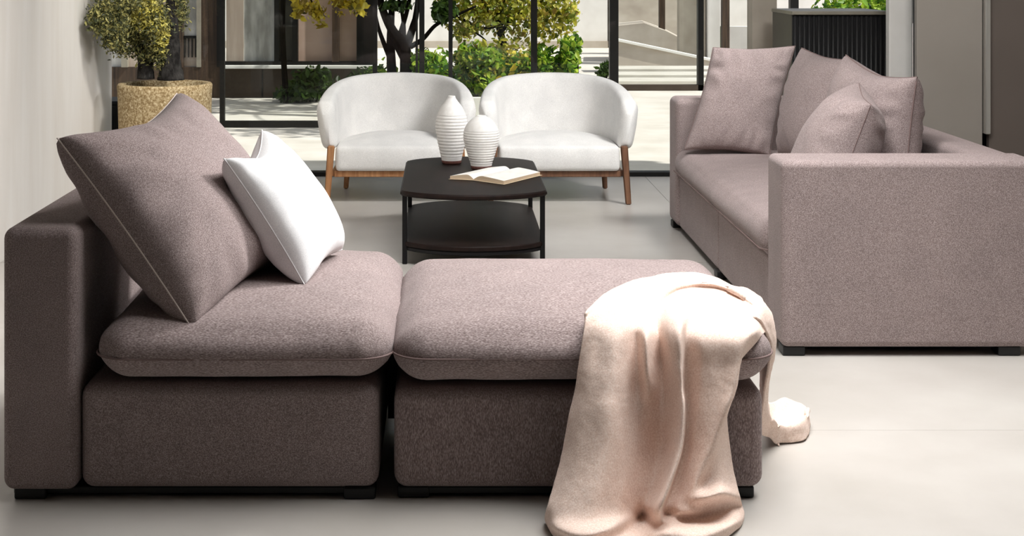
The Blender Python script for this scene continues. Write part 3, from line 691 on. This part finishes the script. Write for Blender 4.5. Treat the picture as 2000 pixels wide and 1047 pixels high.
# ------------------------------------------------------------------ coffee table
TXC, THT, TSH = 0.126, 0.33, 0.102
def table_outline(grow=0.0):
    hw = 0.328 + grow; yf, yb = 6.63 - grow, 7.62 + grow; arcf, arcb = 0.25, 0.27
    pts = []
    for k in range(29):
        t = -1 + 2 * k / 28; pts.append((TXC + hw * t, yf - arcf * math.sqrt(1.22 - t * t) / math.sqrt(1.22) + arcf * math.sqrt(.22 / 1.22)))
    for k in range(29):
        t = 1 - 2 * k / 28; pts.append((TXC + hw * t, yb + arcb * math.sqrt(1.12 - t * t) / math.sqrt(1.12) - arcb * math.sqrt(.12 / 1.12)))
    return pts
def slab(name, pts, z0, z1, m, parent, bev=0.004):
    bm = bmesh.new(); vs = [bm.verts.new((x, y, z0)) for x, y in pts]; f = bm.faces.new(vs)
    r = bmesh.ops.extrude_face_region(bm, geom=[f]); 
    for v in [g for g in r['geom'] if isinstance(g, bmesh.types.BMVert)]: v.co.z = z1
    bmesh.ops.recalc_face_normals(bm, faces=bm.faces)
    eds = [e for e in bm.edges if len(e.link_faces) == 2 and abs(e.link_faces[0].normal.z - e.link_faces[1].normal.z) > 0.5]
    bmesh.ops.bevel(bm, geom=eds, offset=bev, segments=3, affect='EDGES')
    me = bpy.data.meshes.new(name); bm.to_mesh(me); bm.free(); o = link_mesh(name, me, m, parent); wn_mod(o); return o
tb = thing('coffee_table', 'low dark wood coffee table with rounded ends and lower shelf', 'table', (TXC, 7.1, 0))
slab('tabletop', table_outline(), THT - 0.024, THT, M['espresso'], tb, 0.006)
slab('shelf', table_outline(-0.012), TSH - 0.022, TSH, M['espresso'], tb, 0.004)
slab('shelf_frame', table_outline(-0.016), TSH - 0.040, TSH - 0.0225, M['black_metal'], tb, 0.003)
for s in (-1, 1):
    for yy in (6.64, 7.59):
        box('leg', TXC + s * 0.308 - 0.011, TXC + s * 0.308 + 0.011, yy - 0.011, yy + 0.011, 0.0, THT - 0.0245, M['black_metal'], tb, bev=0.003)
    box('leg_brace', TXC + s * 0.308 - 0.009, TXC + s * 0.308 + 0.009, 6.652, 7.578, THT - 0.038, THT - 0.0245, M['black_metal'], tb)

def vase(px, Y, prof, label, r_base):
    c = (((px - CX) * Y / F), Y, THT + 0.0005)
    root = thing('vase', label, 'vase', c, 'ribbed white vases on the coffee table')
    lathe('clay_foot', [(r_base * 0.93, 0), (r_base, 0.004), (r_base * 1.035, 0.0175)], c, M['clay'], root, 56)
    P = []
    ctl = [Vector((r, z, 0)) for r, z in prof]
    c_ = catmull(ctl, 220); zmax = max(p.y for p in c_)
    for p in c_:
        r, z = max(0.004, p.x), p.y
        f = z / zmax
        g = 0.0
        if 0.10 < f < 0.72: g = -0.0022 * (0.5 + 0.5 * math.cos(2 * math.pi * f * 21)) ** 3
        P.append((r + g, z))
    z1 = P[-1][1]; r1 = P[-1][0]
    P += [(r1 - 0.003, z1 + 0.001), (r1 - 0.005, z1 - 0.01), (r1 - 0.006, z1 - 0.03)]
    lathe('vase_body', P, c, M['ceramic'], root, 64)
    return root
vase(882, 7.52, [(0.050, 0.0175), (0.0535, 0.034), (0.070, 0.10), (0.081, 0.17), (0.0815, 0.205), (0.074, 0.245), (0.055, 0.285), (0.034, 0.313), (0.0215, 0.331), (0.0185, 0.342)], 'taller white ribbed vase with pointed neck, behind the rounder one', 0.049)
vase(940, 7.32, [(0.052, 0.0175), (0.0555, 0.032), (0.070, 0.075), (0.086, 0.135), (0.089, 0.165), (0.084, 0.195), (0.066, 0.228), (0.042, 0.250), (0.026, 0.259), (0.020, 0.264)], 'shorter rounder white ribbed vase standing beside the open book', 0.051)

# open book
BZ = THT + 0.001
bk = thing('book', 'open book with blank looking cream pages on the dark table', 'book', ((957 - CX) * 6.98 / F, 6.98, BZ))
S0 = at(925, 349, 6.93); S1 = at(998, 330, 7.22); S0.z = S1.z = BZ        # spine line near end, far end
ax = (S1 - S0); ax.z = 0
def page_block(side, span_near, span_far, name):
    # side -1 left, +1 right ; cross-section profile swept along the spine
    V, Fc = [], []; NS, NPf = 14, 16
    for i in range(NS + 1):
        t = i / NS; o = S0 + ax * t; w = span_near * (1 - t) + span_far * t
        top = []; 
        for k in range(NPf + 1):
            f = k / NPf
            h = 0.003 + 0.022 * (math.sin(min(1, f * 3.2) * math.pi / 2)) * (1 - 0.52 * f ** 1.5)
            q = o + w * f; V.append((q.x, q.y, BZ + 0.0025 + h))
        for k in range(NPf + 1):
            f = k / NPf; q = o + w * f; V.append((q.x, q.y, BZ + 0.0025))
    N = 2 * (NPf + 1)
    for i in range(NS):
        for k in range(NPf):
            Fc.append((i * N + k, i * N + k + 1, (i + 1) * N + k + 1, (i + 1) * N + k))
            b = NPf + 1; Fc.append((i * N + b + k, (i + 1) * N + b + k, (i + 1) * N + b + k + 1, i * N + b + k + 1))
        Fc.append((i * N + NPf, i * N + 2 * NPf + 1, (i + 1) * N + 2 * NPf + 1, (i + 1) * N + NPf))
        Fc.append((i * N, (i + 1) * N, (i + 1) * N + NPf + 1, i * N + NPf + 1))
    for i in (0, NS):
        for k in range(NPf):
            b = NPf + 1; Fc.append((i * N + k, i * N + b + k, i * N + b + k + 1, i * N + k + 1))
    o = pydata(name, V, Fc, M['paper'], bk, False)
    o.data.materials.append(M['page_edge'])
    for p in o.data.polygons:
        if abs(p.normal.z) < 0.35: p.material_index = 1
    bm = bmesh.new(); bm.from_mesh(o.data); bmesh.ops.recalc_face_normals(bm, faces=bm.faces); bm.to_mesh(o.data); bm.free()
    return o
Lw = at(879, 346, 6.96) - S0; Lw.z = 0
Rw = at(984, 360, 6.80) - S0; Rw.z = 0
page_block(-1, Lw, Lw * 0.98, 'page_block'); page_block(1, Rw, Rw * 0.98, 'page_block')
cvr = [S0 + Lw * 1.04 - ax * 0.02, S0 + Rw * 1.04 - ax * 0.02, S1 + Rw * 1.03 + ax * 0.02, S1 + Lw * 1.03 + ax * 0.02]
mid0, mid1 = S0 - ax * 0.02, S1 + ax * 0.02
slab('book_cover', [(p.x, p.y) for p in (cvr[0], mid0, cvr[1], cvr[2], mid1, cvr[3])], BZ, BZ + 0.0022, M['cover'], bk, 0.0006)
rb = [S0 + ax * t + Vector((0.004, 0, 0.008 + 0.006 * t)) for t in (0.35, 0.6, 0.9)]
tube('bookmark', catmull(rb, 8), 0.002, M['ribbon'], bk, 6)

# ------------------------------------------------------------------ left module with backrest
mod = thing('sofa_module', 'mauve armless sofa module with backrest at left', 'sofa', (-0.63, 4.15, 0))
YF, YB = 3.70, 4.66
bkx0, bkx1 = -1.105, -0.917
def rbox(name, x0, x1, y0, y1, z0, z1, r, m, parent, seg=5): return box(name, x0, x1, y0, y1, z0, z1, M[m], parent, bev=r, seg=seg)
rbox('backrest', bkx0, bkx1, YF - 0.005, YB, 0.026, 0.682, 0.028, 'mauve', mod)
rbox('seat_base', bkx1 + 0.003, -0.167, YF + 0.008, YB, 0.026, 0.290, 0.034, 'mauve', mod)
def cush(nm, x0, x1, y0, y1, z0, z1, parent, seed, m='mauve_h', crown=0.035):
    o = soft_box(nm, x0, x1, y0, y1, z0, z1, 0.085, M[m], parent, crown=crown, bulge=0.012, n=46, seed=seed, wr=0.0035, rz=0.088)
    return o
cu = cush('seat_cushion', -0.868, -0.138, YF - 0.035, YB + 0.02, 0.303, 0.450, mod, 3)
tube('seam', box_loop(-0.868, -0.138, YF - 0.035, YB + 0.02, 0.366, 0.085, 0.0085), 0.0028, M['seam'], cu, 6, True)
rbox('plinth', bkx0 + 0.02, -0.19, YF + 0.03, YB - 0.03, 0.008, 0.028, 0.004, 'black_foot', mod, 2)
for fx, fy in ((bkx0 + 0.065, YF + 0.05), (-0.215, YF + 0.05), (bkx0 + 0.065, YB - 0.06), (-0.215, YB - 0.06)):
    rbox('foot', fx - 0.04, fx + 0.04, fy - 0.035, fy + 0.035, 0.0, 0.03, 0.005, 'black_foot', mod, 2)

box('gap_shade_plate', -0.166, -0.131, 4.28, 4.32, 0.03, 0.33, M['black_foot'], mod)  # added black plate standing in for the deep shade between the modules

# ------------------------------------------------------------------ ottoman
ott = thing('ottoman', 'mauve square ottoman joined to the sofa module, under a cream blanket', 'ottoman', (0.33, 4.15, 0))
OB = 4.58
rbox('ottoman_base', -0.129, 0.797, YF + 0.008, OB, 0.026, 0.280, 0.034, 'mauve_v', ott)
oc = cush('seat_cushion', -0.126, 0.814, YF - 0.035, OB + 0.02, 0.293, 0.438, ott, 8, crown=0.038)
tube('seam', box_loop(-0.126, 0.814, YF - 0.035, OB + 0.02, 0.366, 0.085, 0.0085), 0.0028, M['seam'], oc, 6, True)
rbox('plinth', -0.09, 0.76, YF + 0.03, OB - 0.03, 0.008, 0.028, 0.004, 'black_foot', ott, 2)
for fx, fy in ((-0.08, YF + 0.06), (0.735, YF + 0.06), (-0.08, OB - 0.06), (0.735, OB - 0.06)):
    rbox('foot', fx - 0.04, fx + 0.04, fy - 0.035, fy + 0.035, 0.0, 0.03, 0.005, 'black_foot', ott, 2)

# ------------------------------------------------------------------ pillows on the left module
def rest_left(p):
    if p.z < 0.70 and p.x < -0.912:
        if p.z > 0.66: p.z = max(p.z, 0.684)
        else: p.x = -0.912
def rest_back(p):
    if p.x > 1.882: p.x = 1.882 + 0.25 * (p.x - 1.882) if p.z > 0.665 else 1.882
    p.y = min(max(p.y, 5.304), 7.39)
pillow('pillow', (-0.983, 3.76, 0.899), (-0.634, 3.71, 0.430), (-0.800, 4.42, 0.955), (-0.440, 4.38, 0.485), 0.29, M['mauve'],
       'large mauve square pillow leaning on the left backrest, with pale seam', M['pale_thread'], 'mauve square pillows', seed=4, front=(1, 0, 0.4), pinch=(0.04, 0.20, 0.08), ear=0.37, keep=rest_left, seam_r=0.0022, wr=0.008)
pillow('pillow', (-0.588, 3.94, 0.824), (-0.377, 3.98, 0.478), (-0.546, 4.42, 0.846), (-0.308, 4.42, 0.490), 0.20, M['white_fabric'],
       'plain white pillow leaning against the large mauve pillow', M['white_seam'], None, seed=9, front=(1, 0, 0.4), pinch=(0.09, 0.27, 0.10), ear=0.42, n=38, seam_r=0.002)

# ------------------------------------------------------------------ right sofa
so = thing('sofa', 'long mauve sofa with square arms at right', 'sofa', (1.6, 6.35, 0))
SX0, SX1, SY0, SY1 = 1.148, 2.04, 5.066, 7.63
AT = 0.235
rbox('armrest', SX0, SX1, SY0, SY0 + AT, 0.030, 0.668, 0.024, 'mauve', so, 6)
rbox('armrest', SX0, SX1, SY1 - AT, SY1, 0.030, 0.668, 0.034, 'mauve', so, 6)
rbox('backrest', SX1 - 0.155, SX1, SY0 + AT + 0.002, SY1 - AT - 0.002, 0.030, 0.660, 0.03, 'mauve', so, 5)
ymid = (SY0 + SY1) / 2
for y0, y1 in ((SY0 + AT + 0.002, ymid - 0.003), (ymid + 0.003, SY1 - AT - 0.002)):
    rbox('seat_base', SX0 + 0.018, SX1 - 0.16, y0, y1, 0.030, 0.285, 0.014, 'mauve', so, 4)
scu = soft_box('seat_cushion', SX0 - 0.012, SX1 - 0.16, SY0 + AT + 0.004, SY1 - AT - 0.004, 0.288, 0.420, 0.05, M['mauve'], so, crown=0.022, bulge=0.010, n=44, seed=12, wr=0.003, rz=0.06)
tube('seam', box_loop(SX0 - 0.012, SX1 - 0.16, SY0 + AT + 0.004, SY1 - AT - 0.004, 0.318, 0.05, 0.006)[20:36], 0.003, M['seam'], scu, 6)
for fx in (SX0 + 0.045, SX1 - 0.11):
    for fy in (SY0 + 0.05, ymid, SY1 - 0.05):
        rbox('foot', fx - 0.038, fx + 0.038, fy - 0.038, fy + 0.038, 0.0, 0.034, 0.005, 'black_foot', so, 2)
rbox('plinth', SX0 + 0.05, SX1 - 0.06, SY0 + 0.06, SY1 - 0.06, 0.016, 0.032, 0.003, 'black_foot', so, 2)

GP = 'mauve square pillows'
# front one leaning on the far arm
pillow('pillow', at(1393, 93, 7.36), at(1337, 292, 7.18), at(1553, 90, 7.32), at(1503, 304, 7.10), 0.19, M['mauve'],
       'upright mauve square pillow leaning on the far arm of the right sofa', M['seam'], GP, seed=21, front=(0, -1, 0.2), pinch=0.055, ear=0.42, wr=0.010)
pillow('pillow', (1.765, 6.42, 0.925), (1.66, 6.42, 0.43), (1.68, 7.00, 0.945), (1.575, 7.00, 0.43), 0.23, M['mauve'],
       'mauve pillow on the sofa back half hidden behind the upright square one', M['seam'], GP, seed=23, front=(-1, 0, 0.2), ear=0.46, keep=rest_back)
pillow('pillow', (1.785, 5.62, 0.912), (1.735, 5.60, 0.43), (1.700, 6.30, 0.955), (1.60, 6.30, 0.43), 0.25, M['mauve'],
       'mauve pillow with an upright seam on the sofa back nearest the near arm', M['seam'], GP, seed=26, front=(-1, 0, 0.2), ear=0.40, wr=0.005, pinch=(0.05, 0.16, 0.05), keep=rest_back)
pillow('pillow', (1.562, 5.45, 0.825), (1.42, 5.44, 0.435), (1.625, 5.83, 0.872), (1.36, 5.86, 0.435), 0.27, M['mauve'],
       'small mauve pillow lying in front against the near arm', M['seam'], GP, seed=29, front=(-1, 0, 0.4), ear=0.42, wr=0.007, pinch=0.07, seam_r=0.0018, keep=rest_back)

# ------------------------------------------------------------------ cream blanket
def lift(px, py, Y): return at(px, py, Y)
# control net: each row runs across the folds, left to right (pixel, pixel, depth)
def row(px, py, base, off, shift=None):
    o = [lift(x, y, base[k] if hasattr(base, '__len__') else base + off[k] * (0.014 if 1 <= k <= 5 else 0.011)) for k, (x, y) in enumerate(zip(px, py))]
    return [p + Vector(shift) for p in o] if shift else o
rows = []
r1x = (1145, 1166, 1196, 1232, 1262, 1290, 1318, 1344, 1368, 1396, 1424, 1456, 1484, 1500)
r1y = (610, 584, 563, 549, 541, 535, 532, 531, 533, 541, 556, 577, 600, 618)
r1Y = (3.67, 3.77, 3.86, 3.93, 3.97, 4.00, 4.02, 4.03, 4.01, 3.975, 3.945, 3.915, 3.905, 3.93)
rows.append(row(r1x, [y + 6 for y in r1y], [y + 0.03 for y in r1Y], None, (0, 0.06, -0.055)))
rows.append(row(r1x, r1y, r1Y, None))
rows.append(row((1144, 1172, 1204, 1238, 1266, 1292, 1322, 1348, 1372, 1400, 1430, 1462, 1488, 1500), (620, 604, 588, 578, 572, 566, 557, 553, 552, 556, 567, 586, 608, 626),
                (3.65, 3.69, 3.755, 3.80, 3.83, 3.855, 3.90, 3.93, 3.93, 3.915, 3.89, 3.875, 3.88, 3.92), None))
rows.append(row((1142, 1172, 1206, 1236, 1262, 1286, 1318, 1346, 1372, 1400, 1430, 1462, 1486, 1498), (636, 626, 616, 612, 606, 596, 574, 566, 564, 566, 576, 596, 618, 636),
                (3.635, 3.65, 3.68, 3.715, 3.745, 3.79, 3.87, 3.91, 3.92, 3.91, 3.885, 3.86, 3.86, 3.90), None))
rows.append(row((1139, 1170, 1206, 1238, 1260, 1282, 1310, 1338, 1366, 1396, 1430, 1462, 1482, 1494), (652, 646, 640, 638, 632, 622, 600, 592, 592, 596, 606, 618, 632, 648),
                (3.625, 3.625, 3.625, 3.66, 3.665, 3.71, 3.735, 3.765, 3.775, 3.77, 3.76, 3.77, 3.79, 3.84), None))
rows.append(row((1135, 1166, 1204, 1242, 1262, 1286, 1310, 1328, 1342, 1372, 1410, 1450, 1474, 1482), (678, 674, 670, 668, 662, 656, 646, 642, 645, 652, 656, 654, 650, 662),
                3.60, (1.5, 0.5, -0.8, 3.2, -0.5, 4.2, 0.0, -2.0, 2.0, 0.0, 0.5, 0.5, 3.5, 8)))
rows.append(row((1127, 1158, 1200, 1242, 1264, 1290, 1314, 1331, 1340, 1372, 1410, 1443, 1446, 1440), (728, 728, 726, 722, 718, 712, 710, 710, 714, 718, 720, 712, 706, 712),
                3.59, (1.5, -1, -2.5, 2.5, -1.2, 4.2, -2.2, -4.5, 1.5, -1.0, -1.0, -1.5, 3.0, 7)))
rows.append(row((1120, 1152, 1196, 1242, 1266, 1294, 1318, 1333, 1340, 1368, 1406, 1435, 1437, 1432), (768, 768, 768, 766, 762, 760, 758, 758, 760, 762, 764, 758, 757, 762),
                3.585, (1.5, -2, -3.5, 2.2, 0.0, 3.2, -2.8, -5.5, 1.8, -1.2, -2.0, -2.5, 3.0, 7.5)))
rows.append(row((1112, 1144, 1190, 1236, 1264, 1296, 1320, 1336, 1342, 1364, 1398, 1421, 1424, 1421), (808, 808, 808, 806, 804, 803, 802, 800, 802, 804, 805, 800, 800, 806),
                3.575, (1.5, -2.5, -4.5, 1.0, 1.8, 3.0, -3.0, -7.0, 1.8, -1.0, -2.5, -3.0, 3.0, 8)))
rows.append(row((1096, 1130, 1180, 1226, 1258, 1292, 1316, 1329, 1335, 1354, 1380, 1398, 1412, 1428), (888, 888, 886, 885, 884, 882, 880, 878, 880, 882, 882, 876, 874, 884),
                3.56, (1.0, -3.5, -5.5, -1.0, 2.2, 3.2, -3.5, -8.5, 2.0, -0.5, -3.0, -2.0, 4.0, 8.5)))
rows.append(row((1080, 1114, 1162, 1208, 1244, 1276, 1296, 1306, 1314, 1336, 1358, 1380, 1410, 1436), (952, 954, 955, 954, 953, 952, 950, 950, 952, 952, 948, 942, 934, 936),
                3.53, (0.5, -4.0, -6.0, -2.5, 1.5, 2.5, -3.0, -9.0, 2.0, 0.5, -2.0, 0.5, 2.0, 8)))
rows.append(row((1068, 1098, 1146, 1196, 1232, 1258, 1278, 1290, 1298, 1324, 1352, 1384, 1414, 1444), (994, 1006, 1012, 1004, 994, 988, 990, 992, 988, 980, 976, 970, 962, 968),
                3.51, (-0.5, -5.0, -7.0, -4.0, 1.0, 3.0, -2.0, -8.5, 1.0, 1.0, -1.5, -3.5, -2.5, 5)))
def flo(px, py, z):
    Y = F * (CAMH - z) / (py - CY); return Vector(((px - CX) * Y / F, Y, z))
rows.append([flo(*q) for q in ((1064, 1006, .022), (1088, 1032, .045), (1136, 1046, .05), (1190, 1032, .055), (1230, 1014, .03), (1252, 1006, .012), (1272, 1010, .03), (1288, 1014, .05), (1300, 1006, .03), (1330, 1000, .05), (1362, 996, .055), (1392, 990, .055), (1422, 984, .05), (1450, 988, .022))])
rows.append([flo(*q) for q in ((1063, 1014, .012), (1084, 1042, .018), (1130, 1060, .02), (1184, 1056, .03), (1226, 1040, .012), (1250, 1030, .006), (1274, 1026, .014), (1294, 1024, .032), (1310, 1020, .040), (1336, 1016, .026), (1366, 1014, .030), (1396, 1008, .032), (1430, 1000, .034), (1453, 1000, .018))])
rows.append([flo(*q) for q in ((1066, 1022, .006), (1086, 1052, .008), (1130, 1076, .020), (1186, 1080, .028), (1230, 1064, .020), (1254, 1048, .010), (1280, 1044, .030), (1302, 1042, .042), (1320, 1042, .042), (1346, 1044, .040), (1376, 1042, .040), (1408, 1032, .038), (1438, 1020, .030), (1453, 1010, .012))])
rows.append([flo(*q) for q in ((1072, 1028, .005), (1092, 1060, .005), (1136, 1086, .006), (1190, 1092, .006), (1236, 1080, .006), (1260, 1066, .006), (1284, 1066, .008), (1306, 1070, .008), (1326, 1072, .008), (1352, 1072, .008), (1384, 1066, .008), (1416, 1052, .008), (1442, 1032, .006), (1452, 1016, .005))])
NU, NV = 200, 180
def loft(rows, NU, NV):
    rr = [catmull(r, NU) for r in rows]; G = [[None] * NU for _ in range(NV)]
    for i in range(NU):
        c = catmull([r[i] for r in rr], NV)
        for j in range(NV): G[j][i] = c[j]
    return G
def mesh_grid(G, seed, amp=0.004, floor_z=0.004):
    NV, NU = len(G), len(G[0]); V, Fc = [], []
    for j in range(NV):
        for i in range(NU):
            p = G[j][i]; a = G[j][max(0, i - 1)]; b = G[j][min(NU - 1, i + 1)]; c = G[max(0, j - 1)][i]; d = G[min(NV - 1, j + 1)][i]
            n = (b - a).cross(d - c)
            if n.length > 1e-9: n.normalize()
            q = Vector((p.x, p.y * 0.6, p.z * 0.45))
            w = amp * (1.3 * nz(q, 9, seed) + 0.9 * nz(q, 22, seed + 2) + 0.25 * nz(p, 60, seed + 4))
            p = p + n * w
            p.z = max(p.z, floor_z); V.append(p)
    for j in range(NV - 1):
        for i in range(NU - 1): Fc.append((j * NU + i, j * NU + i + 1, (j + 1) * NU + i + 1, (j + 1) * NU + i))
    return V, Fc
V1, F1 = mesh_grid(loft(rows, NU, NV), 3, 0.0028)
# tail over the right side, down to the floor
t = []
t.append([Vector((0.66, 3.84, 0.452)), Vector((0.66, 3.92, 0.462)), Vector((0.67, 4.02, 0.466)), Vector((0.68, 4.10, 0.462))])
t.append([Vector((0.76, 3.80, 0.440)), Vector((0.76, 3.90, 0.458)), Vector((0.768, 4.02, 0.464)), Vector((0.775, 4.12, 0.452))])
t.append([Vector((0.80, 3.80, 0.432)), Vector((0.835, 3.90, 0.452)), Vector((0.850, 4.03, 0.440)), Vector((0.855, 4.14, 0.410))])
t.append([Vector((0.846, 3.86, 0.36)), Vector((0.872, 3.92, 0.365)), Vector((0.886, 4.03, 0.36)), Vector((0.884, 4.15, 0.34))])
t.append([Vector((0.848, 3.90, 0.27)), Vector((0.868, 3.95, 0.26)), Vector((0.880, 4.05, 0.26)), Vector((0.884, 4.17, 0.25))])
t.append([Vector((0.850, 3.95, 0.15)), Vector((0.872, 4.00, 0.14)), Vector((0.884, 4.08, 0.14)), Vector((0.892, 4.20, 0.13))])
t.append([Vector((0.862, 4.05, 0.06)), Vector((0.900, 4.08, 0.085)), Vector((0.915, 4.17, 0.030)), Vector((0.94, 4.30, 0.07))])
t.append([Vector((0.90, 4.10, 0.030)), Vector((0.945, 4.14, 0.055)), Vector((0.975, 4.24, 0.022)), Vector((1.00, 4.36, 0.07))])
t.append([Vector((0.92, 4.12, 0.006)), Vector((1.00, 4.17, 0.050)), Vector((1.045, 4.28, 0.060)), Vector((1.06, 4.38, 0.04))])
t.append([Vector((0.93, 4.13, 0.004)), Vector((1.01, 4.175, 0.006)), Vector((1.06, 4.30, 0.006)), Vector((1.07, 4.39, 0.006))])
V2, F2 = mesh_grid(loft(t, 60, 110), 11, 0.007)
off = len(V1)
bl = pydata('blanket', V1 + V2, F1 + [tuple(k + off for k in f) for f in F2], M['fleece'])
ground_origin(bl)
sm = bl.modifiers.new('thickness', 'SOLIDIFY'); sm.thickness = 0.007; sm.offset = 1
tag(bl, 'cream fleece blanket draped over the ottoman and pooling on the floor', 'blanket')
